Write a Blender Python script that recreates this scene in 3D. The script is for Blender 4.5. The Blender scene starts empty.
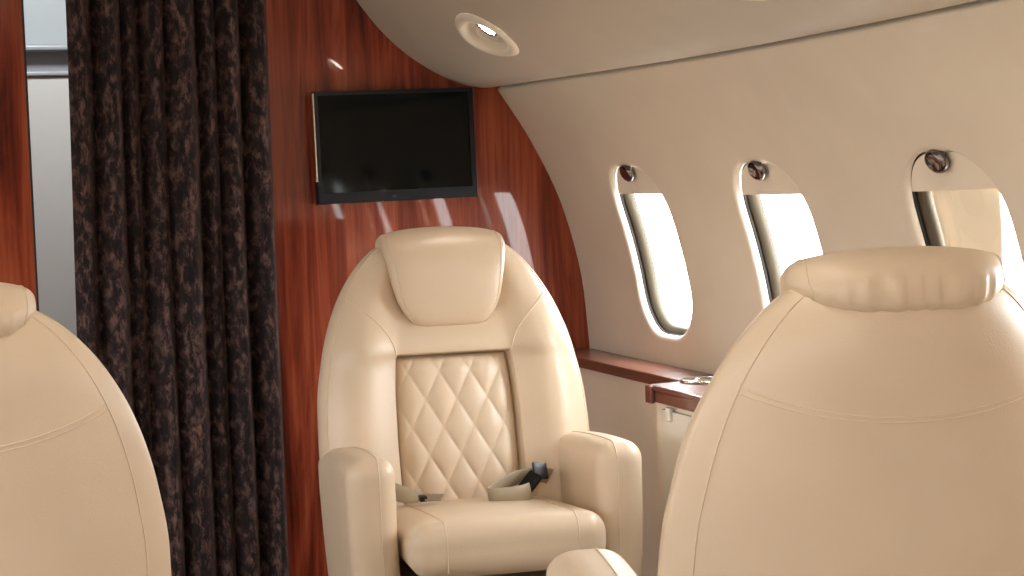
import bpy, math, random
from math import sin, cos, pi, sqrt, radians
from mathutils import Vector, Matrix, noise

random.seed(4)
SC = bpy.context.scene
COL = SC.collection

# ------------------------------------------------------------------ small maths
def lerp(a, b, t): return a + (b - a) * t
def clamp(x, a=0.0, b=1.0): return max(a, min(b, x))
def sstep(a, b, x):
    t = clamp((x - a) / (b - a)); return t * t * (3 - 2 * t)
def interp(tab, x):
    """smooth (monotone-ish) interpolation through a table of (x, y)"""
    if x <= tab[0][0]: return tab[0][1]
    if x >= tab[-1][0]: return tab[-1][1]
    n = len(tab)
    for i in range(n - 1):
        x0, y0 = tab[i]; x1, y1 = tab[i + 1]
        if x0 <= x <= x1:
            h = x1 - x0; t = (x - x0) / h
            d = (y1 - y0) / h
            def slope(k):
                if k <= 0: return (tab[1][1] - tab[0][1]) / (tab[1][0] - tab[0][0])
                if k >= n - 1: return (tab[-1][1] - tab[-2][1]) / (tab[-1][0] - tab[-2][0])
                a = (tab[k][1] - tab[k-1][1]) / (tab[k][0] - tab[k-1][0])
                b = (tab[k+1][1] - tab[k][1]) / (tab[k+1][0] - tab[k][0])
                return 0 if a * b <= 0 else 2 * a * b / (a + b)
            m0, m1 = slope(i), slope(i + 1)
            t2, t3 = t * t, t * t * t
            return (2*t3-3*t2+1)*y0 + (t3-2*t2+t)*h*m0 + (-2*t3+3*t2)*y1 + (t3-t2)*h*m1
def catmull(pts, per=8):
    out = []
    n = len(pts)
    for i in range(n - 1):
        p0 = Vector(pts[max(i-1, 0)]); p1 = Vector(pts[i]); p2 = Vector(pts[i+1]); p3 = Vector(pts[min(i+2, n-1)])
        for k in range(per):
            t = k / per
            out.append(0.5 * ((2*p1) + (p2-p0)*t + (2*p0-5*p1+4*p2-p3)*t*t + (3*p1-p0-3*p2+p3)*t*t*t))
    out.append(Vector(pts[-1]))
    return out

# ------------------------------------------------------------------ objects
def link(name, me, mat=None, parent=None):
    o = bpy.data.objects.new(name, me); COL.objects.link(o)
    if mat is not None: me.materials.append(mat)
    if parent is not None: o.parent = parent
    return o
def tag(o, label=None, cat=None, group=None, kind=None):
    if label: o['label'] = label
    if cat: o['category'] = cat
    if group: o['group'] = group
    if kind: o['kind'] = kind
    return o
def empty(name, loc=(0,0,0), rz=0.0):
    o = bpy.data.objects.new(name, None); COL.objects.link(o)
    o.location = loc; o.rotation_euler = (0, 0, rz); o.empty_display_size = .1
    return o
def copy_tree(o, parent=None):
    c = o.copy(); COL.objects.link(c); c.parent = parent
    for ch in list(o.children): copy_tree(ch, c)
    return c

class MB:
    """collects vertices and faces; build() links them as one mesh object"""
    def __init__(s): s.v = []; s.f = []
    def grid(s, rows, cu=False, cv=False, flip=False):
        b = len(s.v); nv = len(rows); nu = len(rows[0])
        for r in rows:
            for p in r: s.v.append(tuple(p))
        for j in range(nv if cv else nv - 1):
            for i in range(nu if cu else nu - 1):
                a = b + j*nu + i; c = b + j*nu + (i+1) % nu
                d = b + ((j+1) % nv)*nu + (i+1) % nu; e = b + ((j+1) % nv)*nu + i
                s.f.append((a, e, d, c) if flip else (a, c, d, e))
        return s
    def fan(s, ring, centre=None, flip=False):
        b = len(s.v); n = len(ring)
        c = centre if centre is not None else sum((Vector(p) for p in ring), Vector()) / n
        for p in ring: s.v.append(tuple(p))
        s.v.append(tuple(c))
        for i in range(n):
            t = (b+i, b+(i+1) % n, b+n)
            s.f.append(t[::-1] if flip else t)
        return s
    def box(s, lo, hi):
        x0,y0,z0 = lo; x1,y1,z1 = hi; b = len(s.v)
        s.v += [(x0,y0,z0),(x1,y0,z0),(x1,y1,z0),(x0,y1,z0),(x0,y0,z1),(x1,y0,z1),(x1,y1,z1),(x0,y1,z1)]
        for f in ((3,2,1,0),(4,5,6,7),(0,1,5,4),(1,2,6,5),(2,3,7,6),(3,0,4,7)): s.f.append(tuple(b+i for i in f))
        return s
    def prism(s, poly, z0, z1):
        b = len(s.v); n = len(poly)
        s.v += [(p[0], p[1], z0) for p in poly] + [(p[0], p[1], z1) for p in poly]
        for i in range(n): s.f.append((b+i, b+(i+1) % n, b+n+(i+1) % n, b+n+i))
        s.f.append(tuple(b+i for i in reversed(range(n)))); s.f.append(tuple(b+n+i for i in range(n)))
        return s
    def tube(s, pts, r, n=8, closed=False):
        pts = [Vector(p) for p in pts]; rows = []; m = len(pts); up = None
        for i, p in enumerate(pts):
            if closed: t = pts[(i+1) % m] - pts[i-1]
            else: t = pts[min(i+1, m-1)] - pts[max(i-1, 0)]
            if t.length < 1e-9: t = Vector((0,0,1))
            t.normalize()
            if up is None:
                up = t.orthogonal().normalized()
            else:
                up = up - t * up.dot(t)
                up = up.normalized() if up.length > 1e-6 else t.orthogonal().normalized()
            w = t.cross(up)
            rr = r(i / max(m-1, 1)) if callable(r) else r
            rows.append([p + (up*cos(2*pi*k/n) + w*sin(2*pi*k/n))*rr for k in range(n)])
        s.grid(rows, cu=True, cv=closed)
        if not closed:
            s.fan(rows[0], flip=True); s.fan(rows[-1])
        return s
    def lathe(s, prof, origin, axis=(0,0,1), n=40, sx=1.0, sy=1.0, xdir=None):
        ax = Vector(axis).normalized()
        u = (Vector(xdir) - ax*Vector(xdir).dot(ax)).normalized() if xdir is not None else ax.orthogonal().normalized()
        w = ax.cross(u); o = Vector(origin)
        rows = [[o + ax*h + (u*cos(2*pi*k/n)*sx + w*sin(2*pi*k/n)*sy)*r for k in range(n)] for r, h in prof]
        return s.grid(rows, cu=True)
    def strap(s, pts, wids, width, th=.0016):
        """flat webbing: centre points, a width direction at each"""
        rows = []
        P = [Vector(p) for p in pts]; m = len(P)
        for i, p in enumerate(P):
            t = (P[min(i+1, m-1)] - P[max(i-1, 0)]).normalized()
            w = Vector(wids[i]); w = (w - t*w.dot(t)).normalized(); nn = t.cross(w)
            h = width/2
            rows.append([p - w*h + nn*th, p + w*h + nn*th, p + w*(h+th*.6), p + w*h - nn*th, p - w*h - nn*th, p - w*(h+th*.6)])
        s.grid(rows, cu=True); s.fan(rows[0], flip=True); s.fan(rows[-1])
        return s
    def soft(s, lo, hi, r, n=10, m=5, deform=None):
        """rounded box: m cells across each rounding, n across each flat"""
        lo = Vector(lo); hi = Vector(hi); c = (lo+hi)/2; h = (hi-lo)/2
        r = min(r, min(h)*.999)
        def axis(k):
            a = h[k]-r; L = []
            for i in range(m+1): L.append(-h[k] + r*(1-cos(pi/2*i/m)) if False else -h[k] + r*math.tan(pi/4*i/m))
            for i in range(1, n): L.append(lerp(-a, a, i/n))
            for i in range(m+1): L.append(h[k] - r*math.tan(pi/4*(m-i)/m))
            return L
        ax = [axis(k) for k in range(3)]
        idx = {}
        def vert(q):
            key = tuple(round(v, 6) for v in q)
            if key in idx: return idx[key]
            inn = Vector(tuple(clamp(q[k], -(h[k]-r), h[k]-r) for k in range(3)))
            d = Vector(q) - inn
            p = inn + d.normalized()*r + c
            if deform: p = Vector(deform(p.copy()))
            s.v.append(tuple(p)); idx[key] = len(s.v)-1
            return idx[key]
        for k in range(3):
            a, b = (k+1) % 3, (k+2) % 3
            for sg in (-1, 1):
                for i in range(len(ax[a])-1):
                    for j in range(len(ax[b])-1):
                        def Q(ii, jj):
                            q = [0,0,0]; q[k] = sg*h[k]; q[a] = ax[a][ii]; q[b] = ax[b][jj]; return vert(q)
                        f = (Q(i,j), Q(i+1,j), Q(i+1,j+1), Q(i,j+1))
                        s.f.append(f if sg > 0 else f[::-1])
        return s
    def mesh(s, name, smooth=True, weld=0.0, sharp=None):
        me = bpy.data.meshes.new(name); me.from_pydata(s.v, [], s.f)
        if weld:
            import bmesh
            bm = bmesh.new(); bm.from_mesh(me)
            bmesh.ops.remove_doubles(bm, verts=bm.verts, dist=weld); bm.to_mesh(me); bm.free()
        if smooth:
            me.polygons.foreach_set('use_smooth', [True]*len(me.polygons))
            if sharp is not None:
                try: me.set_sharp_from_angle(angle=radians(sharp))
                except Exception: pass
        me.update()
        return me
    def build(s, name, mat, parent=None, smooth=True, weld=0.0, sharp=None, bevel=0.0):
        o = link(name, s.mesh(name, smooth, weld, sharp), mat, parent)
        if bevel:
            b = o.modifiers.new('bevel', 'BEVEL'); b.width = bevel; b.segments = 3; b.limit_method = 'ANGLE'; b.angle_limit = radians(35)
        return o

# ------------------------------------------------------------------ materials
def new_mat(name):
    m = bpy.data.materials.new(name); m.use_nodes = True
    nt = m.node_tree; p = nt.nodes['Principled BSDF']
    return m, nt, p
def N(nt, t, **kw):
    n = nt.nodes.new(t)
    for k, v in kw.items(): setattr(n, k, v)
    return n
def plain(name, col, rough=.5, metal=0.0, coat=0.0, spec=.5):
    m, nt, p = new_mat(name)
    p.inputs['Base Color'].default_value = (*col, 1); p.inputs['Roughness'].default_value = rough
    p.inputs['Metallic'].default_value = metal; p.inputs['Coat Weight'].default_value = coat
    p.inputs['Coat Roughness'].default_value = .05; p.inputs['Specular IOR Level'].default_value = spec
    return m
def ramp(nt, stops):
    r = N(nt, 'ShaderNodeValToRGB'); e = r.color_ramp.elements
    while len(e) < len(stops): e.new(.5)
    for i, (p, c) in enumerate(stops): e[i].position = p; e[i].color = (*c, 1)
    return r
def leather(name, col, rough=.42, bump=.12, scale=420):
    m, nt, p = new_mat(name); L = nt.links.new
    tc = N(nt, 'ShaderNodeTexCoord')
    n1 = N(nt, 'ShaderNodeTexNoise'); n1.inputs['Scale'].default_value = 5; n1.inputs['Detail'].default_value = 3
    L(tc.outputs['Object'], n1.inputs['Vector'])
    r = ramp(nt, [(.3, tuple(c*.95 for c in col)), (.7, tuple(min(1, c*1.03) for c in col))])
    L(n1.outputs['Fac'], r.inputs['Fac']); L(r.outputs['Color'], p.inputs['Base Color'])
    vo = N(nt, 'ShaderNodeTexVoronoi'); vo.inputs['Scale'].default_value = scale
    L(tc.outputs['Object'], vo.inputs['Vector'])
    n2 = N(nt, 'ShaderNodeTexNoise'); n2.inputs['Scale'].default_value = 22; n2.inputs['Detail'].default_value = 4
    L(tc.outputs['Object'], n2.inputs['Vector'])
    mx = N(nt, 'ShaderNodeMath', operation='MULTIPLY_ADD'); mx.inputs[1].default_value = .25
    L(vo.outputs['Distance'], mx.inputs[0]); L(n2.outputs['Fac'], mx.inputs[2])
    b = N(nt, 'ShaderNodeBump'); b.inputs['Strength'].default_value = bump; b.inputs['Distance'].default_value = .004
    L(mx.outputs[0], b.inputs['Height']); L(b.outputs['Normal'], p.inputs['Normal'])
    p.inputs['Roughness'].default_value = rough; p.inputs['Specular IOR Level'].default_value = .45
    return m
def wood(name, dark, mid, light, axis='z', coat=.65, rough=.3):
    m, nt, p = new_mat(name); L = nt.links.new
    tc = N(nt, 'ShaderNodeTexCoord')
    mp = N(nt, 'ShaderNodeMapping')
    long, cross = 1.1, 17
    mp.inputs['Scale'].default_value = {'z': (cross, cross, long), 'y': (cross, long, cross)}[axis]
    L(tc.outputs['Object'], mp.inputs['Vector'])
    n1 = N(nt, 'ShaderNodeTexNoise'); n1.inputs['Scale'].default_value = 1.0; n1.inputs['Detail'].default_value = 7
    n1.inputs['Roughness'].default_value = .62; n1.inputs['Distortion'].default_value = .9
    L(mp.outputs['Vector'], n1.inputs['Vector'])
    mp2 = N(nt, 'ShaderNodeMapping')
    mp2.inputs['Scale'].default_value = {'z': (110, 110, 3), 'y': (110, 3, 110)}[axis]
    L(tc.outputs['Object'], mp2.inputs['Vector'])
    n2 = N(nt, 'ShaderNodeTexNoise'); n2.inputs['Scale'].default_value = 1.0; n2.inputs['Detail'].default_value = 3
    L(mp2.outputs['Vector'], n2.inputs['Vector'])
    ma = N(nt, 'ShaderNodeMath', operation='MULTIPLY_ADD'); ma.inputs[1].default_value = .28
    L(n2.outputs['Fac'], ma.inputs[0]); L(n1.outputs['Fac'], ma.inputs[2])
    r = ramp(nt, [(.43, dark), (.60, mid), (.84, light)])
    L(ma.outputs[0], r.inputs['Fac']); L(r.outputs['Color'], p.inputs['Base Color'])
    p.inputs['Roughness'].default_value = rough; p.inputs['Specular IOR Level'].default_value = .12
    p.inputs['Coat Weight'].default_value = coat; p.inputs['Coat Roughness'].default_value = .035
    n3 = N(nt, 'ShaderNodeTexNoise'); n3.inputs['Scale'].default_value = 3.2; n3.inputs['Detail'].default_value = 1
    L(tc.outputs['Object'], n3.inputs['Vector'])
    b = N(nt, 'ShaderNodeBump'); b.inputs['Strength'].default_value = .05; b.inputs['Distance'].default_value = .02
    L(n3.outputs['Fac'], b.inputs['Height']); L(b.outputs['Normal'], p.inputs['Coat Normal'])
    return m
def velvet(name):
    m, nt, p = new_mat(name); L = nt.links.new
    tc = N(nt, 'ShaderNodeTexCoord')
    mp = N(nt, 'ShaderNodeMapping'); mp.inputs['Scale'].default_value = (4.6, .8, 1.9)
    L(tc.outputs['Object'], mp.inputs['Vector'])
    n1 = N(nt, 'ShaderNodeTexNoise'); n1.inputs['Scale'].default_value = 17; n1.inputs['Detail'].default_value = 8
    n1.inputs['Roughness'].default_value = .68; n1.inputs['Distortion'].default_value = .35
    L(mp.outputs['Vector'], n1.inputs['Vector'])
    r = ramp(nt, [(.42, (.012, .009, .010)), (.50, (.030, .018, .018)), (.57, (.10, .056, .050)), (.68, (.19, .112, .098))])
    L(n1.outputs['Fac'], r.inputs['Fac']); L(r.outputs['Color'], p.inputs['Base Color'])
    b = N(nt, 'ShaderNodeBump'); b.inputs['Strength'].default_value = .35; b.inputs['Distance'].default_value = .004
    L(n1.outputs['Fac'], b.inputs['Height']); L(b.outputs['Normal'], p.inputs['Normal'])
    p.inputs['Roughness'].default_value = .8; p.inputs['Specular IOR Level'].default_value = .2
    p.inputs['Sheen Weight'].default_value = .25; p.inputs['Sheen Roughness'].default_value = .4
    p.inputs['Sheen Tint'].default_value = (.6, .42, .36, 1)
    return m
def fabric(name, col, scale=300, rough=.8, bump=.1):
    m, nt, p = new_mat(name); L = nt.links.new
    tc = N(nt, 'ShaderNodeTexCoord')
    n1 = N(nt, 'ShaderNodeTexNoise'); n1.inputs['Scale'].default_value = scale; n1.inputs['Detail'].default_value = 2
    L(tc.outputs['Object'], n1.inputs['Vector'])
    r = ramp(nt, [(.3, tuple(c*.97 for c in col)), (.7, tuple(min(1, c*1.02) for c in col))])
    L(n1.outputs['Fac'], r.inputs['Fac']); L(r.outputs['Color'], p.inputs['Base Color'])
    b = N(nt, 'ShaderNodeBump'); b.inputs['Strength'].default_value = bump; b.inputs['Distance'].default_value = .001
    L(n1.outputs['Fac'], b.inputs['Height']); L(b.outputs['Normal'], p.inputs['Normal'])
    p.inputs['Roughness'].default_value = rough
    return m
def emit(name, col, st):
    m, nt, p = new_mat(name)
    p.inputs['Base Color'].default_value = (*col, 1)
    p.inputs['Emission Color'].default_value = (*col, 1); p.inputs['Emission Strength'].default_value = st
    return m
def pane_mat():
    m = bpy.data.materials.new('window_pane_glass'); m.use_nodes = True; nt = m.node_tree; L = nt.links.new
    nt.nodes.remove(nt.nodes['Principled BSDF'])
    out = nt.nodes['Material Output']
    t = N(nt, 'ShaderNodeBsdfTransparent'); t.inputs['Color'].default_value = (.97, .98, .98, 1)
    g = N(nt, 'ShaderNodeBsdfGlossy'); g.inputs['Roughness'].default_value = .02
    lw = N(nt, 'ShaderNodeLayerWeight'); lw.inputs['Blend'].default_value = .5
    pw = N(nt, 'ShaderNodeMath', operation='POWER'); pw.inputs[1].default_value = 5; L(lw.outputs['Facing'], pw.inputs[0])
    f = N(nt, 'ShaderNodeMath', operation='MULTIPLY_ADD'); f.inputs[1].default_value = .5; f.inputs[2].default_value = .04; L(pw.outputs[0], f.inputs[0])
    mx = N(nt, 'ShaderNodeMixShader')
    L(f.outputs[0], mx.inputs[0]); L(t.outputs[0], mx.inputs[1]); L(g.outputs[0], mx.inputs[2]); L(mx.outputs[0], out.inputs['Surface'])
    return m
def blind_mat():
    m = bpy.data.materials.new('pale_translucent_blind'); m.use_nodes = True; nt = m.node_tree; L = nt.links.new
    nt.nodes.remove(nt.nodes['Principled BSDF']); out = nt.nodes['Material Output']
    d = N(nt, 'ShaderNodeBsdfDiffuse'); d.inputs['Color'].default_value = (.82, .72, .58, 1)
    t = N(nt, 'ShaderNodeBsdfTranslucent'); t.inputs['Color'].default_value = (.52, .46, .38, 1)
    mx = N(nt, 'ShaderNodeMixShader'); mx.inputs[0].default_value = .22
    L(d.outputs[0], mx.inputs[1]); L(t.outputs[0], mx.inputs[2]); L(mx.outputs[0], out.inputs['Surface'])
    return m

M = {
    'leather': leather('cream_leather', (.66, .52, .375), .38),
    'stitch': plain('cream_stitching', (.70, .56, .41), .6),
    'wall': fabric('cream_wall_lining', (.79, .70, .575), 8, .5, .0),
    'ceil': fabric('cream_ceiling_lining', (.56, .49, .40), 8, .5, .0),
    'panel': fabric('cream_side_panel', (.85, .745, .60), 200, .6, .03),
    'white': plain('off_white_plastic', (.78, .74, .66), .4),
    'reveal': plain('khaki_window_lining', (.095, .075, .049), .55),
    'shade': plain('cream_shade_plastic', (.86, .775, .65), .45),
    'slot': plain('slot_shade_dark', (.03, .025, .02), .8),
    'wood': wood('glossy_mahogany', (.055, .009, .005), (.22, .036, .016), (.44, .105, .042)),
    'ledgewood': wood('satin_mahogany_ledge', (.075, .027, .018), (.15, .057, .037), (.22, .090, .060), 'y', .6, .4),
    'velvet': velvet('brown_crushed_velvet'),
    'black': plain('black_plastic', (.004, .005, .008), .38, 0, 0, .25),
    'screen': plain('black_screen_glass', (.0008, .0022, .0026), .06, 0, 0, .2),
    'edge': plain('dark_edge_band', (.012, .009, .010), .35),
    'chrome': plain('chrome', (.75, .74, .72), .12, 1.0),
    'gunmetal': plain('dark_chrome', (.22, .20, .20), .16, 1.0),
    'steel': plain('brushed_steel', (.42, .38, .34), .3, 1.0),
    'belt': fabric('beige_webbing', (.40, .335, .245), 500, .34, .2),
    'grey': plain('blue_grey_laminate', (.34, .37, .37), .4),
    'darkgrey': plain('grey_rail', (.27, .28, .29), .35),
    'offwhite': plain('grey_white_laminate', (.50, .49, .45), .45),
    'carpet': fabric('beige_carpet', (.22, .17, .12), 700, .95, .5),
    'pane': pane_mat(), 'blind': blind_mat(),
    'lens': emit('lamp_lens', (1, .93, .80), 22),
    'glow': emit('fill_lamp_diffuser', (1, .93, .83), 5),
}

# ------------------------------------------------------------------ the place: dimensions
XC = .54                       # cabin centre line; camera stands left of it
YB = 3.89                      # front bulkhead
YA = -1.65                     # aft bulkhead
PITCH = .565
WY = [3.453 - PITCH*i for i in range(9)]
def lift(y): return .020*clamp((3.2-y)/1.2, 0, 1.3)**2

PROF = catmull([(1.656,-.01,0),(1.656,.2,0),(1.656,.4,0),(1.657,.56,0),(1.657,.66,0),(1.653,.72,0),(1.638,.864,0),(1.592,1.03,0),(1.522,1.172,0),(1.4475,1.286,0)], 14) + [Vector(p) for p in ((1.4468,1.2885,0),(1.449,1.2925,0),(1.456,1.298,0),(1.466,1.303,0),(1.472,1.312,0),(1.474,1.345,0))]
def prof_x(z):
    for a, b in zip(PROF, PROF[1:]):
        if a.y <= z <= b.y: return lerp(a.x, b.x, (z-a.y)/max(1e-9, b.y-a.y))
    return PROF[0].x if z < PROF[0].y else PROF[-1].x
class Wall:
    """side wall as a surface over (y, z); d pushes it outwards"""
    def __init__(s, mirror): s.m = mirror
    def __call__(s, y, z, d=0.0):
        x = prof_x(z); e = .004
        tx, tz = prof_x(z+e)-prof_x(z-e), 2*e
        l = sqrt(tx*tx+tz*tz); nx, nz = tz/l, -tx/l
        X, Z = x + nx*d, z + nz*d + lift(y)
        return Vector((2*XC - X if s.m else X, y, Z))

WW, WH, WR = .252, .360, .100
WZ = (.742 + 1.102)/2
def win_point(ang_dir, off=0.0):
    """point of the rounded window outline (grown by off) in direction (a, b) from its centre"""
    a, b = ang_dir
    hw, hh, r = WW/2+off, WH/2+off, WR+off
    # march along the ray: solve rounded box sdf = 0
    lo, hi = 0.0, 1.0
    l = sqrt(a*a+b*b); a, b = a/l, b/l
    def sd(t):
        qx, qy = abs(a*t)-(hw-r), abs(b*t)-(hh-r)
        return sqrt(max(qx,0)**2+max(qy,0)**2) + min(max(qx,qy),0) - r
    for _ in range(40):
        mid = (lo+hi)/2
        if sd(mid) > 0: hi = mid
        else: lo = mid
    return (a*lo, b*lo)
NS = 22
def rect_ring(u0, u1, v0, v1, n=NS):
    R = []
    for i in range(n): R.append((lerp(u0,u1,i/n), v0))
    for i in range(n): R.append((u1, lerp(v0,v1,i/n)))
    for i in range(n): R.append((lerp(u1,u0,i/n), v1))
    for i in range(n): R.append((u0, lerp(v1,v0,i/n)))
    return R
def win_dirs(hv0, hv1):
    R = rect_ring(-PITCH/2, PITCH/2, hv0-WZ, hv1-WZ)
    # spread directions more evenly round the tall outline
    return [(p[0]*.62, p[1]) for p in R]
V0, V1 = .60, 1.272
LIP = [(.014, .0), (.0092, .0005), (.0056, .0017), (.0030, .0036), (.0013, .0062), (.0003, .0095), (0, .0125), (.0005, .0140), (.010, .0145), (.016, .015), (.016, .030)]
def side_wall(name, mirror, ys):
    S = Wall(mirror); mb = MB()
    ends = [ys[0] + PITCH/2] + [y - PITCH/2 for y in ys]
    dirs = win_dirs(V0, V1)
    for y in ys:
        rect = rect_ring(y-PITCH/2, y+PITCH/2, V0, V1)
        inner = [win_point(d, LIP[0][0]) for d in dirs]
        rings = []
        K = 9
        for k in range(K):
            t = k/K
            rings.append([S(lerp(r[0], y+i[0], t), lerp(r[1], WZ+i[1], t)) for r, i in zip(rect, inner)])
        for off, d in LIP:
            ring = []
            for dr in dirs:
                p = win_point(dr, off); ring.append(S(y+p[0], WZ+p[1], d))
            rings.append(ring)
        mb.grid(rings, cu=True, flip=mirror)
    def strip(ya, yb, zs, ny):
        mb.grid([[S(lerp(ya,yb,j/ny), z) for z in zs] for j in range(ny+1)], flip=mirror)
    zmid = [lerp(V0, V1, i/NS) for i in range(NS+1)]
    yf, ya = ends[0], ends[-1]
    strip(YB+.06, yf, zmid, 6); strip(ya, YA-.05, zmid, 6)
    ylist = [YB+.06, yf] + [lerp(yf, ya, i/(NS*len(ys))) for i in range(1, NS*len(ys)+1)] + [YA-.05]
    for zs in ([lerp(.02, V0, i/20) for i in range(21)], [V1, 1.279, 1.286, 1.2885, 1.2905, 1.2925, 1.295, 1.298, 1.303, 1.312, 1.345]):
        mb.grid([[S(y, z) for z in zs] for y in ylist], flip=mirror)
    o = mb.build(name, M['wall'], None, True, 1e-5)
    return tag(o, kind='structure')
side_wall('wall_right', False, WY); side_wall('wall_left', True, WY)

FRAME = [(.016, .027), (.010, .0225), (.003, .0215), (-.003, .0222), (-.0095, .0245), (-.0140, .0285), (-.0165, .0335), (-.017, .0410)]
ANG = [(cos(2*pi*k/96)*.7, sin(2*pi*k/96)) for k in range(96)]
def window(idx, y, mirror, open_z=1.043, blind=False):
    S = Wall(mirror)
    root = empty('window_%d' % idx, S(y, WZ)); tag(root, kind='structure')
    inv = Matrix.Translation(-S(y, WZ))
    def P(u, v, d): return inv @ S(y+u, WZ+v, d)
    mb = MB(); mb.grid([[P(*win_point(a, off), d) for a in ANG] for off, d in FRAME], cu=True, flip=not mirror)
    mb.build('window_frame', M['reveal'], root)
    # dark ring whose colour stands in for the shade in the slot
    g = MB(); g.tube([P(*win_point(a, .0015), .0172) for a in ANG], .0034, 6, True); g.build('slot_shade_ring', M['slot'], root)
    pb = MB()
    for d, fl in ((.036, False), (.039, True)):
        pb.fan([P(*win_point(a, -.0155), d) for a in ANG], P(0, 0, d), fl)
    pb.build('pane', M['pane'], root, True)
    # pull-down shade, nearly up: a plate in the slot with a straight lower edge
    sh = MB(); vb = open_z - WZ; rowsF, rowsB = [], []
    hh = WH/2 - .0035
    def halfw(v):
        hw, r = WW/2-.0035, WR-.0035
        q = abs(v) - (hh - r)
        return hw if q <= 0 else hw - r + sqrt(max(0, r*r - q*q))
    nr = 16
    for j in range(nr+1):
        v = lerp(vb, hh-.0005, 1-(1-j/nr)**1.6)
        w = max(halfw(v), .004)
        rowsF.append([P(lerp(-w, w, i/14), v, .0070 + .004*sstep(1, .8, 1-abs(-1+2*i/14))) for i in range(15)])
        rowsB.append([P(lerp(-w, w, i/14), v, .0128) for i in range(15)])
    sh.grid(rowsF, flip=mirror); sh.grid(rowsB, flip=not mirror)
    sh.grid([rowsF[0], [p.lerp(q, .5) - Vector((0,0,.0015)) for p, q in zip(rowsF[0], rowsB[0])], rowsB[0]], flip=not mirror)
    s = sh.build('window_shade', M['shade'], root, True, 1e-6, 40)
    # chrome finger knob on the plate: an oval dished button
    k0 = P(-.002, 1.0905-WZ, .0052); nrm = (P(0, 1.0905-WZ, 0) - P(0, 1.0905-WZ, .02)).normalized()
    kb = MB(); kb.lathe([(.0205,-.001),(.0220,.003),(.0212,.007),(.0190,.0105),(.0155,.0118)], k0, nrm, 36, 1.18, .92, (0,1,0))
    ring = kb.v[-36:]; kb.build('shade_knob', M['gunmetal'], s)
    db = MB(); db.lathe([(.0156,.0118),(.0135,.0108),(.008,.0090),(.0001,.0080)], k0, nrm, 36, 1.18, .92, (0,1,0))
    db.build('knob_face', M['chrome'], s) if False else db.build('knob_dish', M['gunmetal'], s)
    if blind:
        # side blind drawn over the forward part of the pane, one soft fold at its stile
        bl = MB(); rows = []
        vbz = -WH/2+.012
        for j in range(13):
            v = lerp(-WH/2+.024, WH/2-.022, j/12); row = []
            for i in range(25):
                t = i/24
                u = lerp(WW/2-.010, clamp(-.007 - (v+.07)*.385, -.10, .04), t)
                fold = .009*math.exp(-((t-.20)/.07)**2) - .003*math.exp(-((t-.31)/.03)**2)
                hwv = halfw(v)-.020
                row.append(P(clamp(u, -hwv, hwv), v, .0345 - fold))
            rows.append(row)
        bl.grid(rows, flip=True)
        rows2 = [[p + Vector((.0016,0,0)) for p in r] for r in rows]
        bl.grid(rows2)
        bl.build('side_blind', M['blind'], root)
    return root
for i, y in enumerate(WY): window(i+1, y, False, open_z=(.80 if i in (4, 5) else 1.043), blind=(i == 2))
for i, y in enumerate(WY): window(i+1+len(WY), y, True, open_z=1.043)

# daylight portals (no light of their own) so the sky is sampled through the openings
for mirror in (False, True):
    for y in WY:
        S = Wall(mirror)
        li = bpy.data.lights.new('daylight_portal', 'AREA'); li.shape = 'RECTANGLE'; li.size = WW; li.size_y = WH
        li.cycles.is_portal = True
        o = bpy.data.objects.new('daylight_portal', li); COL.objects.link(o)
        o.location = S(y, WZ, .06)
        n = (S(y, WZ, 0) - S(y, WZ, .1)).normalized()
        o.rotation_euler = n.to_track_quat('-Z', 'Z').to_euler()

# ------------------------------------------------------------------ ceiling with the overhead units
CP = catmull([(.54,1.800,0),(.74,1.795,0),(.90,1.765,0),(.985,1.68,0),(1.05,1.590,0),(1.118,1.492,0),(1.171,1.426,0),(1.227,1.374,0),(1.285,1.336,0),(1.345,1.307,0),(1.395,1.295,0),(1.428,1.2935,0)], 10)
CL = [0.0]
for a, b in zip(CP, CP[1:]): CL.append(CL[-1] + (b-a).length)
def ceil_at(s):
    s = clamp(s, 0, CL[-1])
    for i in range(len(CL)-1):
        if CL[i] <= s <= CL[i+1]:
            t = (s-CL[i])/(CL[i+1]-CL[i]); p = CP[i].lerp(CP[i+1], t)
            return p, (CP[i+1]-CP[i]).normalized()
def Cs(y, s, d=0.0, mirror=False):
    """overhead surface over (y, arc length); d pushes it up/out of the cabin"""
    a, _ = ceil_at(s); e = .006
    p0, p1 = ceil_at(s-e)[0], ceil_at(s+e)[0]
    t = (p1-p0).normalized(); nx, nz = -t.y, t.x
    if nz < 0: nx, nz = -nx, -nz
    x = a.x + nx*d; z = a.y + nz*d + lift(y)*sstep(CL[-1]-.5, CL[-1]-.2, s)
    return Vector((2*XC-x if mirror else x, y, z))
def arc_of_x(x):
    for i in range(len(CP)-1):
        if CP[i].x <= x <= CP[i+1].x: return lerp(CL[i], CL[i+1], (x-CP[i].x)/(CP[i+1].x-CP[i].x))
LAMP_S = arc_of_x(1.232)
LAMP_Y = [3.372, 2.315, 1.25, .19]
LA, LB = .086, .052            # half axes of the lamp recess along y and along the arc
CLIP = [(.016, .0), (.010, -.0030), (.004, -.0042), (-.002, -.0030), (-.005, .001), (-.007, .008), (-.008, .018)]
def ell(a, off):
    return ((LA+off)*cos(a), (LB+off)*sin(a))
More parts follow.
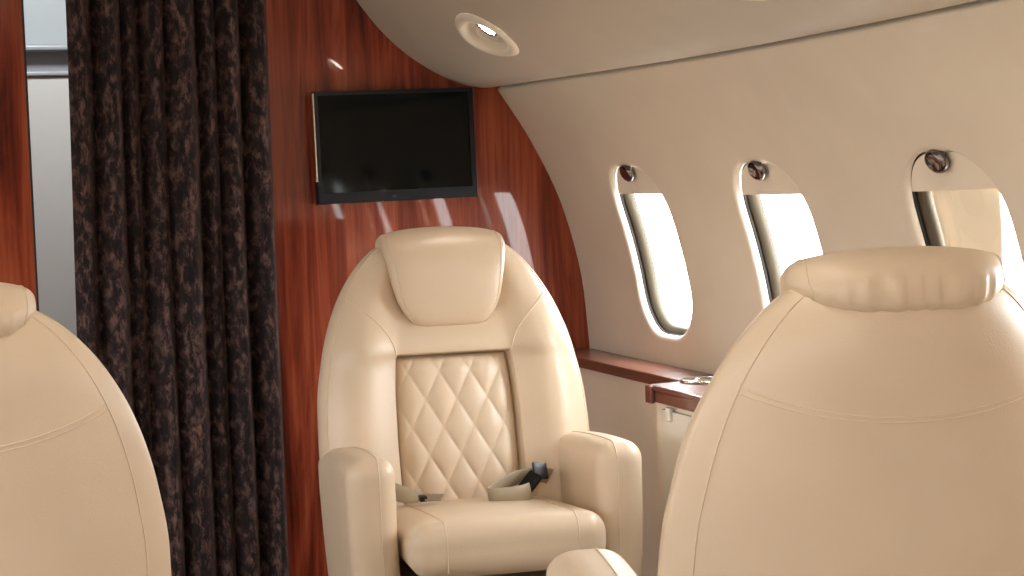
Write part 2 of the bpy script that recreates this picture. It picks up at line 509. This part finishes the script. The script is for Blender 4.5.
def ceiling():
    mb = MB()
    s0, s1 = LAMP_S-.12, LAMP_S+.12
    for mirror in (False, True):
        for y in LAMP_Y:
            u0, u1 = y-.14, y+.14
            rect = rect_ring(u0, u1, s0, s1, 12)
            ang = [math.atan2((p[1]-LAMP_S)/LB, (p[0]-y)/LA) for p in rect]
            rings = []
            for k in range(7):
                t = k/7
                rings.append([Cs(lerp(r[0], y+ell(a, .018)[0], t), lerp(r[1], LAMP_S+ell(a, .018)[1], t), 0, mirror) for r, a in zip(rect, ang)])
            rings.append([Cs(y+ell(a, .018)[0], LAMP_S+ell(a, .018)[1], 0, mirror) for a in ang])
            rings.append([Cs(y+ell(a, .004)[0], LAMP_S+ell(a, .004)[1], 0.001, mirror) for a in ang])
            rings.append([Cs(y+ell(a, .003)[0], LAMP_S+ell(a, .003)[1], 0.03, mirror) for a in ang])
            mb.grid(rings, cu=True, flip=not mirror)
        edges = [YB+.03]
        gaps = []
        last = YB+.03
        for y in LAMP_Y:
            gaps.append((last, y+.14)); last = y-.14
        gaps.append((last, YA-.05))
        band = [lerp(s0, s1, i/12) for i in range(13)]
        for a, b in gaps:
            n = max(2, int(abs(a-b)/.06))
            mb.grid([[Cs(lerp(a,b,j/n), s, 0, mirror) for s in band] for j in range(n+1)], flip=not mirror)
        ys = []
        for a, b in gaps:
            n = max(2, int(abs(a-b)/.06)); ys += [lerp(a,b,j/n) for j in range(n+1)]
            if b > YA: ys += [b-.28*i/12 for i in range(1, 12)]
        for lo, hi, n in ((0, s0, 26), (s1, CL[-1], 14)):
            mb.grid([[Cs(y, lerp(lo,hi,i/n), 0, mirror) for i in range(n+1)] for y in ys], flip=not mirror)
        # rolled lower edge and the return that closes the seam above the wall
        ex = [(1.434,1.2955),(1.4375,1.301),(1.4375,1.325),(1.446,1.336),(1.53,1.337)]
        rows = []
        for y in ys:
            e = Cs(y, CL[-1], 0, mirror)
            rows.append([e] + [Vector((2*XC-x if mirror else x, y, z+lift(y))) for x, z in ex])
        mb.grid(rows, flip=not mirror)
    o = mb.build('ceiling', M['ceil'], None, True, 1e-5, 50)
    tag(o, kind='structure')
ceiling()

SPOT_W = 1.0
def reading_light(y, mirror, label, group, watts=SPOT_W, aim=None):
    c = Cs(y, LAMP_S, 0, mirror); dn = (Cs(y, LAMP_S, 0, mirror) - Cs(y, LAMP_S, .05, mirror)).normalized()
    root = empty('reading_light', c); tag(root, label, 'lamp', group)
    def P(a, off, d):
        p = ell(a, off); return Cs(y+p[0], LAMP_S+p[1], d, mirror) - c
    n = 64; A = [2*pi*k/n for k in range(n)]
    mb = MB()
    # thick rounded rim, deepest on its cabin-side lower half, then a scooped well
    rim = [(.017, -.0004), (.013, -.0035), (.008, -.0060), (.002, -.0068), (-.004, -.0050), (-.0075, -.0005), (-.009, .006), (-.010, .014)]
    mb.grid([[P(a, o, d) for a in A] for o, d in rim], cu=True, flip=not mirror)
    mb.build('rim', M['shade'], root)
    well = MB(); rows = []
    for f, d in ((1.0, .014), (.9, .017), (.6, .020), (.3, .021), (.02, .0215)):
        rows.append([Cs(y+(LA-.010)*cos(a)*f, LAMP_S+(LB-.010)*sin(a)*f, d, mirror) - c for a in A])
    well.grid(rows, cu=True, flip=not mirror); well.build('well', M['shade'], root)
    # slim gimbal plate lying in the well, with its swivel ring
    pl = MB(); ring0 = []
    def Q(a, fy, fs, dy, ds, d): return Cs(y+dy+fy*cos(a), LAMP_S+ds+fs*sin(a), d, mirror) - c
    pl.grid([[Q(a, .060, .031, 0, 0, .013) for a in A], [Q(a, .060, .031, 0, 0, .0075) for a in A], [Q(a, .056, .028, 0, 0, .006) for a in A], [Q(a, .02, .01, 0, 0, .0055) for a in A], [Q(a, .0005, .0005, 0, 0, .0055) for a in A]], cu=True, flip=not mirror)
    p = pl.build('gimbal_plate', M['shade'], root)
    rg = MB(); rg.tube([Q(a, .036, .025, -.004, 0, .0055) for a in A], .0016, 6, True); rg.build('swivel_ring', M['shade'], p)
    # dark socket with a bright lens tilted into the cabin
    sgn = -1
    so = MB(); B = Vector(Q(0, 0, 0, -.036, -.018, .0085)); ax = (dn + Vector((.04 if mirror else -.04, -.05, 0))).normalized()
    so.lathe([(.0255,-.004),(.0255,.003),(.023,.006),(.0212,.0055),(.0208,.002)], B, ax, 36); so.build('socket', M['edge'], p)
    le = MB(); le.lathe([(.0206,.0035),(.015,.0055),(.008,.0066),(.0001,.0070)], B, ax, 36); le.build('lens', M['lens'], p, True)
    li = bpy.data.lights.new('lamp_light', 'SPOT'); li.energy = watts; li.spot_size = radians(125 if aim is None else 95); li.spot_blend = .8
    li.shadow_soft_size = .03; li.color = (1, .91, .79)
    lo = bpy.data.objects.new('lamp_light', li); COL.objects.link(lo); lo.parent = root; lo.location = B + ax*.034
    ad = (ax + Vector((.25 if mirror else -.25, -.25, -.2))).normalized()
    if aim is not None: ad = (Vector(aim) - c - lo.location).normalized()
    lo.rotation_euler = ad.to_track_quat('-Z', 'Y').to_euler()
    return root
reading_light(LAMP_Y[0], False, 'oval reading lamp recessed in the curved overhead panel just above the black monitor', 'overhead reading lamps')
reading_light(LAMP_Y[1], False, 'oval reading lamp cut off by the top edge of the photo, over the second window', 'overhead reading lamps', 2.2, (1.02, 3.25, .72))

for y in LAMP_Y[2:]: reading_light(y, False, 'oval reading lamp over the seats behind the picture, window side', 'reading lamps behind the camera')
for y in LAMP_Y: reading_light(y, True, 'oval reading lamp over the opposite row of seats', 'reading lamps on the opposite side')
# unseen fill lamps added over the aisle, aft of view, to brighten the cabin
def added_fill_lamp(y, power):
    root = empty('added_fill_lamp', (XC, y, 1.797)); tag(root, 'added fill lamp panel above the aisle, out of view', 'lamp', 'added aisle fill lamps')
    MB().soft((-.09,-.26,-.014), (.09,.26,.0), .006, 4, 3).build('housing', M['white'], root)
    MB().soft((-.075,-.245,-.017), (.075,.245,-.0125), .002, 4, 2).build('diffuser', M['glow'], root)
    li = bpy.data.lights.new('lamp_light', 'AREA'); li.shape = 'RECTANGLE'; li.size = .14; li.size_y = .48; li.energy = power; li.color = (1, .90, .78)
    o = bpy.data.objects.new('lamp_light', li); COL.objects.link(o); o.parent = root; o.location = (0, 0, -.02)
for y in (1.75, .65, -.45): added_fill_lamp(y, .6)

# ------------------------------------------------------------------ floor, front and aft bulkheads, vestibule
fl = MB(); fl.box((-.60, YA-.1, -.04), (1.68, 5.3, 0)); tag(fl.build('floor', M['carpet'], None, False), kind='structure')
DX0, DX1 = .396, .912
wf = MB(); wf.box((DX1, YB, 0), (1.668, YB+.032, 1.84)); wf.box((-.588, YB, 0), (DX0, YB+.032, 2.05)); wf.box((DX0, YB, 1.74), (DX1, YB+.032, 1.84))
tag(wf.build('wall_front', M['wood'], None, False), kind='structure')
for n, x0, x1 in ((1, DX1-.004, DX1+.0006), (2, DX0-.0006, DX0+.004)):
    t = MB(); t.box((x0, YB-.002, 0), (x1, YB+.034, 1.74)); tag(t.build('trim_%d' % n, M['edge'], None, False, bevel=.001), kind='structure')
wb = MB(); wb.box((-.588, YA-.06, 0), (1.668, YA, 1.84)); tag(wb.build('wall_back', M['wood'], None, False), kind='structure')
vs = MB(); vs.box((-.588, 5.2, 0), (1.668, 5.25, 2.05)); vs.box((-.62, YB+.05, 0), (-.588, 5.25, 2.05)); vs.box((1.668, YB+.05, 0), (1.70, 5.25, 2.05)); vs.box((-.62, YB+.02, 2.0), (1.70, 5.25, 2.05)); vs.box((-.62, YB+.0325, 1.80), (1.70, YB+.05, 2.05))
tag(vs.build('wall_vestibule', M['offwhite'], None, False), kind='structure')
g = empty('galley_cabinet', (.55, 4.92, 0)); tag(g, 'grey and off-white galley cabinet seen through the doorway between wood panel and curtain', 'cabinet')
MB().box((-.55, .0, 0), (.55, .27, 1.39)).build('lower_panel', M['offwhite'], g, False, bevel=.004)
MB().box((-.55, .02, 1.472), (.55, .27, 1.98)).build('upper_door', M['grey'], g, False, bevel=.004)
MB().box((-.55, .035, 1.39), (.55, .27, 1.472)).build('recess_band', M['darkgrey'], g, False)
MB().soft((-.55, -.012, 1.456), (.55, .03, 1.472), .006, 4, 3).build('rail', M['darkgrey'], g)
MB().soft((-.55, -.010, 1.390), (.55, .04, 1.402), .004, 4, 3).build('counter_lip', M['darkgrey'], g)
vl = empty('added_vestibule_lamp', (.55, 4.35, 1.99)); tag(vl, 'unseen fill lamp added in the vestibule beyond the curtain', 'lamp')  # unseen lamp, added to brighten the vestibule
MB().soft((-.12,-.12,-.02), (.12,.12,0), .008, 4, 3).build('housing', M['white'], vl)
li = bpy.data.lights.new('lamp_light', 'AREA'); li.size = .22; li.energy = 8.0; li.color = (.92, .96, 1)
o = bpy.data.objects.new('lamp_light', li); COL.objects.link(o); o.parent = vl; o.location = (0,0,-.03)

# curtain: crushed velvet on a rail behind the door head
def curtain():
    root = empty('curtain', (.69, YB-.035, 0)); tag(root, 'dark brown crushed velvet curtain hanging in folds across the doorway', 'curtain')
    x0, x1 = .487-.69, .906-.69
    mb = MB(); nx, nz = 360, 70
    # fold centres (fraction of width), width and depth
    folds = [(.045,.050,.070),(.195,.052,.080),(.300,.030,.045),(.420,.040,.080),(.555,.072,.090),(.690,.040,.060),(.805,.046,.085),(.945,.056,.080)]
    rows = []
    for j in range(nz+1):
        z = lerp(.015, 1.73, j/nz); row = []
        for i in range(nx+1):
            t = i/nx
            wob = .010*noise.noise(Vector((t*2.3, z*.7, 3.1))) + .003*noise.noise(Vector((t*6, z*1.4, 8)))
            tt = t + wob*.9
            y = .050
            for c, w, d in folds:
                cc = c + .010*noise.noise(Vector((c*20, z*.8, 1.7)))
                q = (tt-cc)/w
                y -= d*math.exp(-abs(q)**2.6)*(.85+.25*noise.noise(Vector((c*31, z*1.4, 0))))
            y += .004*noise.noise(Vector((t*14, z*5, 2)))
            row.append((lerp(x0 - .014*sstep(1.6, .4, z), x1, t), y, z))
        rows.append(row)
    mb.grid(rows)
    o = mb.build('drape', M['velvet'], root)
    so = o.modifiers.new('thickness', 'SOLIDIFY'); so.thickness = .003; so.offset = 1
    hb = MB(); hb.tube([(x0-.05, .0, 1.735), (x1+.03, .0, 1.735)], .008, 12); hb.build('curtain_rail', M['steel'], root)
curtain()

# ------------------------------------------------------------------ monitor on the wood bulkhead
def monitor():
    YF = .043
    root = empty('wall_mounted_monitor', (1.187, YB, 1.168)); root.rotation_euler = (0, -.012, 0); tag(root, 'flat black monitor screen mounted on the red wood bulkhead', 'monitor')
    hw, hh = .1855, .1235
    # bezel: a frame with a taller chin
    l, r, t, b = .010, .012, .009, .024
    outer = [(-hw,-hh),(hw,-hh),(hw,hh),(-hw,hh)]
    inner = [(-hw+l,-hh+b),(hw-r,-hh+b),(hw-r,hh-t),(-hw+l,hh-t)]
    mb = MB()
    def ringv(poly, y): return [Vector((p[0], y, p[1])) for p in poly]
    rings = [ringv(outer, -YF+.024), ringv(outer, -YF+.002), ringv([(p[0]*.994, p[1]*.992) for p in outer], -YF), ringv(inner, -YF), ringv(inner, -YF+.004)]
    mb.grid(rings, cu=True)
    bz = mb.build('bezel', M['black'], root, False)
    mb = MB(); mb.grid([[Vector((inner[0][0], -YF+.0035, inner[0][1])), Vector((inner[1][0], -YF+.0035, inner[1][1]))], [Vector((inner[3][0], -YF+.0035, inner[3][1])), Vector((inner[2][0], -YF+.0035, inner[2][1]))]])
    mb.build('screen', M['screen'], root, False)
    MB().soft((-hw+.004, -YF+.020, -hh+.004), (hw-.004, -YF+.034, hh-.004), .005, 3, 3).build('back_shell', M['black'], root)
    MB().box((-.06, -YF+.03, -.06), (.06, -.0005, .06)).build('wall_bracket', M['black'], root, False, bevel=.002)
    MB().soft((-.018, -YF-.0012, -hh+.0085), (-.008, -YF+.001, -hh+.0135), .0005, 2, 1).build('power_mark', M['edge'], bz)
    # polished side strip catching the light on the left edge
    MB().box((-hw-.0022, -YF-.0006, -hh+.05), (-hw+.0006, -YF+.020, hh-.004)).build('side_strip', M['chrome'], bz, False)
monitor()

# ------------------------------------------------------------------ side console: panels, wooden ledge, cup holder
LZ = .680
con = empty('side_console', (1.62, 2.9, 0)); tag(con, 'cream side cabinet below the wooden ledge beside the far seat', 'cabinet')
MB().box((1.574-1.62, 3.205-2.9, 0), (1.600-1.62, YB-.004-2.9, LZ-.026)).build('side_panel', M['panel'], con, False, bevel=.002)
MB().box((1.502-1.62, 1.25-2.9, 0), (1.575-1.62, 3.204-2.9, LZ-.036)).build('cabinet_body', M['panel'], con, False, bevel=.003)
dr = MB().box((1.494-1.62, 2.52-2.9, .05), (1.5018-1.62, 3.165-2.9, LZ-.048)).build('cabinet_door', M['white'], con, False, bevel=.002)
MB().soft((1.486-1.62, 3.112-2.9, .612), (1.4945-1.62, 3.130-2.9, .640), .003, 2, 3).build('latch', M['white'], dr)
MB().box((1.494-1.62, 1.85-2.9, .05), (1.5018-1.62, 2.50-2.9, LZ-.048)).build('cabinet_door', M['white'], con, False, bevel=.002)
lg = empty('wooden_ledge', (1.60, 2.9, LZ)); tag(lg, 'glossy red-brown wooden ledge running below the windows', 'ledge')
top = [(1.553,YB-.003),(1.553,3.205),(1.548,3.192),(1.538,3.186),(1.482,3.182),(1.476,3.178),(1.475,3.170),(1.475,1.25),(1.652,1.25),(1.652,YB-.003)]
MB().prism([(a-1.60, b-2.9) for a, b in top], -.010, 0).build('ledge_top', M['ledgewood'], lg, False, bevel=.003)
MB().box((1.560-1.60, 3.186-2.9, -.0255), (1.600-1.60, YB-.004-2.9, -.0095)).build('front_edge', M['ledgewood'], lg, False, bevel=.003)
MB().box((1.479-1.60, 1.26-2.9, -.034), (1.56-1.60, 3.180-2.9, -.0095)).build('front_edge', M['ledgewood'], lg, False, bevel=.004)
MB().soft((1.470-1.60, 3.158-2.9, -.036), (1.4795-1.60, 3.185-2.9, -.001), .003, 2, 3).build('corner_cap', M['ledgewood'], lg)
cu = empty('cup_holder', (1.578, 3.155, LZ)); tag(cu, 'round chrome cup holder ring let into the wooden ledge', 'cup holder')
MB().lathe([(.040,.0002),(.0415,.003),(.040,.0055),(.037,.0062),(.034,.005),(.0325,.001)], (0,0,0), (0,0,1), 48).build('ring', M['chrome'], cu)
MB().lathe([(.0328,.0012),(.030,.0008),(.016,.0006),(.0001,.0006)], (0,0,0), (0,0,1), 48).build('insert', M['steel'], cu)
MB().soft((-.030,-.004,.0008), (.030,.004,.0036), .001, 3, 2).build('divider', M['chrome'], cu)

# ------------------------------------------------------------------ the seats
# local frame: front is -y, x to the viewer's right when looking at the front
HW = [(.20,.235),(.30,.248),(.45,.260),(.58,.266),(.67,.263),(.75,.250),(.80,.237),(.85,.218),(.90,.190),(.94,.157),(.965,.126),(.982,.092),(.992,.055),(.997,.0)]
ZT = .997
def W(z): return interp(HW, z)
def tilt(z): return .165 + (z-.50)*.23
def bol(x):
    return sstep(.098, .150, abs(x))
def E(t, p): return max(0.0, 1-abs(t)**p)**.5
def topf(z): 
    q = clamp((z-.88)/(ZT-.88)); return sqrt(max(0, 1-q**2.2))
def q_edge(z): return -.012*sstep(.95, .6, z)
TP = .447                                       # half width of the panel recess, as a share of W
def recess(t, z):
    return (1-sstep(TP-.012, TP+.012, abs(t)))*(1-sstep(.753, .763, z))
def S_front(t, z, o=0.0):
    x = W(z)*t; at = abs(t)
    top = sstep(.77, .90, z)
    d = .052 + .046*sstep(.40, .78, at)*(1-.75*top) + .010*sstep(.74,.78,z)*(1-top)
    d -= .034*top*(1-sstep(.30,.75,at))          # hollow behind the headrest
    d -= .040*recess(t, z)
    q = q_edge(z) - d*E(t, 5.0)*topf(z)
    return Vector((x, tilt(z)+q-o, z))
def S_back(t, z, o=0.0):
    x = W(z)*t
    b = .040 + .050*(1-abs(t)**2.0)
    q = q_edge(z) + b*E(t, 3.4)*topf(z)
    return Vector((x, tilt(z)+q+o, z))
def make_seat(label, group, quilt_detail=True):
    root = empty('cabin_seat'); tag(root, label, 'seat', group)
    LE, ST = M['leather'], M['stitch']
    # back shell: closed loft
    mb = MB(); rows = []; nf = 72; nzr = 90
    half = [1-(1-k/22)**1.7*(1-TP-.014) for k in range(23)]
    half = [TP*k/14*.955 for k in range(14)] + [TP-.018, TP-.012, TP-.006, TP, TP+.006, TP+.012] + half
    half = sorted(set(round(v, 5) for v in half))
    ts = [-v for v in reversed(half[1:])] + half
    zl = [.20 + (ZT-.20-1e-4)*sin(pi/2*(j/84)**.9) for j in range(85)] + [.750, .753, .7555, .758, .7605, .763, .766]
    for z in sorted(zl):
        rows.append([S_front(t, z) for t in ts] + [S_back(t, z) for t in reversed(ts[1:-1])])
    mb.grid(rows, cu=True); mb.fan(rows[0], flip=True); mb.fan(rows[-1])
    back = mb.build('backrest', LE, root, True, 1e-6)
    # piping round the front and the rear rim, horizontal seam across the rear
    pp = MB()
    zs = [.30 + (.962-.30)*k/60 for k in range(61)]
    for sg in (-1, 1):
        MB().tube([S_front(sg*.955, z, .0004) for z in zs], .0015, 6).build('front_piping', ST, back)
    pr = MB()
    for sg in (-1, 1):
        MB().tube([S_back(sg*.88, z, .0004) for z in [.30 + (.975-.30)*k/60 for k in range(61)]], .0010, 6).build('rear_piping', ST, back)
    sm = MB()
    def seam_z(t): return .822 + .048*t*t
    for dz in (0, -.006):
        sm.tube([S_back(lerp(-.87, .87, k/60), seam_z(lerp(-.87,.87,k/60))+dz, .0001) for k in range(61)], .0011, 6)
    sm.build('rear_seam', ST, back)
    # curved stitched seams from the panel corners to the shoulders
    for sg in (-1, 1):
        fs = MB(); pts = []
        for k in range(25):
            u = k/24
            z = lerp(.760, .868, u**.75); x = lerp(.113, .196, u**1.35)
            pts.append(S_front(sg*x/W(z), z, .0003))
        fs.tube(pts, .0013, 6); fs.build('shoulder_seam', ST, back)
    # quilted panel
    qp = MB(); nx, nz = (110, 130); rowsq = []
    z0, z1 = .44, .7545
    for j in range(nz+1):
        v = j/nz; row = []
        z = lerp(z0, z1, v)
        hw = W(z)*(TP-.010)
        for i in range(nx+1):
            u = -1+2*i/nx
            x = hw*u
            a = x/.060 + (z-.05)/.104; c = x/.060 - (z-.05)/.104
            pil = (abs(sin(pi*a))*abs(sin(pi*c)))**.5
            edge = (max(0, 1-abs(u)**14)**.5)*(max(0, 1-abs(2*v-1)**20)**.5)
            dome = .010*(1-u*u)
            y = tilt(z) + q_edge(z) - .014 - (.018 + dome + .0075*pil*(1-abs(u)**8))*edge
            row.append((x, y, z))
        rowsq.append(row)
    qp.grid(rowsq)
    qp.build('quilted_panel', LE, root)
    # headrest: a pillow in front that wraps over the top of the shell
    hr = MB(); loop = []
    prof = [(-.058,.812),(-.078,.820),(-.092,.845),(-.100,.885),(-.099,.925),(-.090,.960),(-.070,.986),(-.036,1.000),(.005,1.004),(.040,1.000),(.064,.986),(.078,.964),(.079,.943),(.064,.933),(.030,.934),(.0,.930),(-.020,.890),(-.030,.850),(-.040,.818)]
    P2 = catmull([(a, b, 0) for a, b in prof+prof[:1]], 5)[:-1]
    cx, cy = -.03, .925
    rowsh = []; nxh = 56
    for i in range(nxh+1):
        s = -1+2*i/nxh; s = lerp(s, sin(pi/2*s), .85)
        row = []
        for p in P2:
            zz = p.y
            # the front pillow narrows downwards with round lower corners; the rear roll has round ends
            low = clamp((.885-zz)/(.885-.808))
            rear = sstep(-.03, .06, p.x)
            fw_ = .122 + .006*rear - .030*clamp((.985-zz)/.17)**1.3 - .034*(1-sqrt(max(0, 1-low**2.4)))
            e = max(0.0, 1-abs(s)**lerp(6.0, 3.0, rear))**lerp(.36, .5, rear)
            k = lerp(lerp(.42, .15, rear), 1.0, e)
            a = cx + (p.x-cx)*k; b = cy + (zz-cy)*lerp(lerp(.86, .80, rear), 1.0, e)
            if rear > .5: b = lerp(.966, zz, max(.45, e)) if zz < .985 else b
            b -= .010*s*s*sstep(.94, 1.0, zz)
            if p.x > .05 and zz < .975:
                a += .0022*sin(s*31+1.5*sin(s*9))*(1-abs(s)**4)
            row.append(Vector((fw_*s, tilt(.90)+a+(b-.9)*.16+.009, b-.005)))
        rowsh.append(row)
    hr.grid(rowsh, cu=True, flip=True); hr.fan(rowsh[0]); hr.fan(rowsh[-1], flip=True)
    h = hr.build('headrest', LE, root, True, 1e-6)
    for row in (rowsh[7], rowsh[-8]):
        MB().tube([p for p in row], .0011, 6, True).build('headrest_piping', ST, h)
    # seat cushion
    def cdef(p):
        u = p.x/.175; v = (p.y+.05)/.23
        k = sstep(.42, .50, p.z)
        p.z += k*(.010*(1-u*u)*(1-.4*v*v) + lerp(.006, -.040, clamp((p.y+.275)/.45)))
        p.y -= .012*(1-u*u)*sstep(-.10, -.28, p.y)
        return p
    MBc = MB().soft((-.174,-.275,.420), (.174,.185,.512), .038, 14, 7, cdef)
    cu_ = MBc.build('seat_cushion', LE, root)
    for xs in (-.115, .115):
        cs = MB(); pts = []
        for z in (.435,.45,.46,.472): pts.append(Vector(cdef(Vector((xs,-.2755,z)))))
        for k in range(1, 9):
            a = pi/2*k/8; pts.append(Vector(cdef(Vector((xs, -.237-.0385*cos(a), .474+.0385*sin(a))))))
        for k in range(1, 14): pts.append(Vector(cdef(Vector((xs, lerp(-.237,.14,k/13), .5125)))))
        cs.tube(pts, .0011, 6); cs.build('cushion_seam', ST, cu_)
    # base under the cushion, swivel pedestal and floor plate
    MB().soft((-.178,-.235,.24), (.178,.20,.388), .03, 8, 5).build('seat_base', LE, root)
    MB().lathe([(.0001,.24),(.09,.24),(.09,.10),(.13,.06),(.13,.02)], (0,0,0)).build('pedestal', M['edge'], root, True, 0, 35)
    MB().soft((-.20,-.22,.0), (.20,.22,.022), .008, 4, 3).build('floor_plate', M['edge'], root)
    # armrests
    for sg in (-1, 1):
        def adef(p, sg=sg):
            f = sstep(.62, .18, p.z)
            p.x *= lerp(1.0, .93, f)
            u = (p.y+.03)/.22
            if p.z > .5:
                p.z += .010*(1-u*u) - .004 + lerp(.026, -.006, clamp((p.y+.195)/.41))
            p.x += sg*.004*sin(pi*clamp((p.z-.2)/.43))
            p.y -= .006*sin(pi*clamp((p.z-.2)/.43))*sstep(0,-.2,p.y)
            return p
        x0, x1 = (.179, .266) if sg > 0 else (-.266, -.179)
        ar = MB().soft((x0,-.195,.17), (x1,.215,.596), .034, 14, 6, adef).build('armrest', LE, root)
        s1 = MB()
        xx = (x0+x1)/2
        xi = sg*.212
        pts = [Vector(adef(Vector((xi,-.1956,z)))) for z in [lerp(.2,.562,k/14) for k in range(15)]]
        pts += [Vector(adef(Vector((xi, -.161-.0345*cos(pi/2*k/6), .562+.0345*sin(pi/2*k/6))))) for k in range(1,7)]
        pts += [Vector(adef(Vector((xi, lerp(-.161,.16,k/14), .5965)))) for k in range(1,15)]
        s1.tube(pts, .0011, 6); s1.build('armrest_seam', ST, ar)
    return root

def seat_belt(root):
    """lap belt left lying on the far seat: the looped half with its buckle, the plain half with its tongue"""
    zc = .500
    b = MB()
    P_ = [(.178,.120,zc-.02),(.172,.100,zc+.012),(.150,.070,zc+.026),(.120,.050,zc+.033),(.085,.036,zc+.032),(.055,.024,zc+.022),(.030,.010,zc+.012),(.022,-.004,zc+.009),(.030,-.018,zc+.010),(.055,-.024,zc+.011),(.082,-.020,zc+.012),(.100,-.008,zc+.014)]
    Wd = [(.3,-.3,1),(.2,-.4,1),(.1,-.5,1),(0,-.5,1),(0,-.4,1),(0,-.35,1),(-.1,-.2,1),(-.1,0,1),(0,.1,1),(0,.15,1),(.1,.25,1),(.15,.3,1)]
    b.strap(catmull(P_, 6), catmull(Wd, 6), .029)
    belt = b.build('seat_belt', M['belt'], root)
    o = MB().soft((-.021,-.014,-.007), (.021,.014,.007), .004, 4, 3).build('buckle', M['black'], belt)
    o.location = (.106, .014, zc+.026); o.rotation_euler = (radians(30), radians(-40), radians(25))
    o2 = MB().soft((-.015,-.016,-.003), (.015,.016,.003), .002, 3, 3).build('buckle_plate', M['edge'], belt)
    o2.location = (.128, .024, zc+.044); o2.rotation_euler = (radians(62), radians(8), radians(15))
    b = MB()
    P_ = [(-.172,.120,zc+.030),(-.155,.098,zc+.020),(-.132,.075,zc+.012),(-.112,.058,zc+.008),(-.096,.048,zc+.006)]
    b.strap(catmull(P_, 6), catmull([(.1,.3,1),(.1,.35,.9),(.1,.5,.8),(.2,.7,.5),(.2,.9,.2)], 6), .030)
    lb = b.build('seat_belt', M['belt'], root)
    o3 = MB().soft((-.018,-.013,-.002), (.018,.013,.002), .001, 3, 2).build('belt_tongue', M['steel'], lb)
    o3.location = (-.074, .040, zc+.006); o3.rotation_euler = (radians(14), 0, radians(-25))
    MB().soft((-.100,.034,zc), (-.086,.058,zc+.010), .002, 3, 2).build('tongue_clip', M['black'], lb)

far = make_seat('cream leather seat with quilted back facing the camera in front of the wood bulkhead', 'cabin seats')
near = copy_tree(far); near['label'] = 'cream seat seen from behind at the right edge, under the third window'
left = copy_tree(far); left['label'] = 'cream seat seen from behind at the left edge, in front of the curtain'
seat_belt(far)
far.location = (1.085, 3.10, 0); far.rotation_euler = (0, 0, radians(-7))
for s_ in (near, left):                     # their headrests stand a notch higher
    for ch in s_.children:
        if ch.name.startswith('headrest'): ch.location.z += .012
for ch in near.children:
    if ch.name.startswith('armrest') and ch.data.vertices[0].co.x > 0: ch.location = (-.024, -.05, -.045); ch.scale = (1.35, 1, 1)   # its aisle arm is set lower and further out
near.location = (1.190, 2.03, 0); near.rotation_euler = (0, 0, radians(168))
for ch in left.children:
    if ch.name.startswith('headrest'): ch.scale = (.91, 1, 1)
left.location = (.106, 2.37, 0); left.rotation_euler = (0, 0, radians(178))

# ------------------------------------------------------------------ daylight
w = bpy.data.worlds.new('overcast_sky'); SC.world = w; w.use_nodes = True
bg = w.node_tree.nodes['Background']; bg.inputs['Color'].default_value = (.97, .985, 1, 1); bg.inputs['Strength'].default_value = 7.0
_nt = w.node_tree                                  # bright overcast above, paler apron below the horizon
_tc = N(_nt, 'ShaderNodeTexCoord'); _sx = N(_nt, 'ShaderNodeSeparateXYZ'); _nt.links.new(_tc.outputs['Generated'], _sx.inputs[0])
_rp = ramp(_nt, [(.47, (.52, .51, .49)), (.53, (.95, .975, 1.0))])
_ma = N(_nt, 'ShaderNodeMath', operation='MULTIPLY_ADD'); _ma.inputs[1].default_value = .5; _ma.inputs[2].default_value = .5
_nt.links.new(_sx.outputs['Z'], _ma.inputs[0]); _nt.links.new(_ma.outputs[0], _rp.inputs['Fac']); _nt.links.new(_rp.outputs['Color'], bg.inputs['Color'])
_st = N(_nt, 'ShaderNodeMapRange'); _st.inputs['From Min'].default_value = -.5; _st.inputs['From Max'].default_value = .5   # the sky is brighter on the right of the cabin
_st.inputs['To Min'].default_value = 11.0; _st.inputs['To Max'].default_value = 14.0
_nt.links.new(_sx.outputs['X'], _st.inputs['Value']); _nt.links.new(_st.outputs['Result'], bg.inputs['Strength'])

# ------------------------------------------------------------------ camera
F = 1800.0
A_ = math.atan(678/F); ROLL = .033; P_ = math.atan(125/F)
fw = Vector((sin(A_)*cos(P_), cos(A_)*cos(P_), -sin(P_)))
r0 = Vector((cos(A_), -sin(A_), 0)); u0 = r0.cross(fw)
r = r0*cos(ROLL) - u0*sin(ROLL); u = u0*cos(ROLL) + r0*sin(ROLL)
cd = bpy.data.cameras.new('camera'); cam = bpy.data.objects.new('camera', cd); COL.objects.link(cam)
cd.sensor_fit = 'HORIZONTAL'; cd.sensor_width = 36; cd.lens = F/1024*36; cd.clip_start = .05
m = Matrix(((r.x, u.x, -fw.x, 0), (r.y, u.y, -fw.y, 0), (r.z, u.z, -fw.z, 1.12), (0,0,0,1)))
cam.matrix_world = m
SC.camera = cam

# ------------------------------------------------------------------ look
vs_ = SC.view_settings
SC.display_settings.display_device = 'sRGB'
vs_.view_transform = 'Standard'; vs_.look = 'None'; vs_.gamma = 1; vs_.use_curve_mapping = False; vs_.exposure = 0.92
cy = SC.cycles
cy.use_denoising = True; cy.max_bounces = 10; cy.diffuse_bounces = 4; cy.glossy_bounces = 4; cy.transparent_max_bounces = 12
cy.sample_clamp_indirect = 6; cy.caustics_reflective = False; cy.caustics_refractive = False
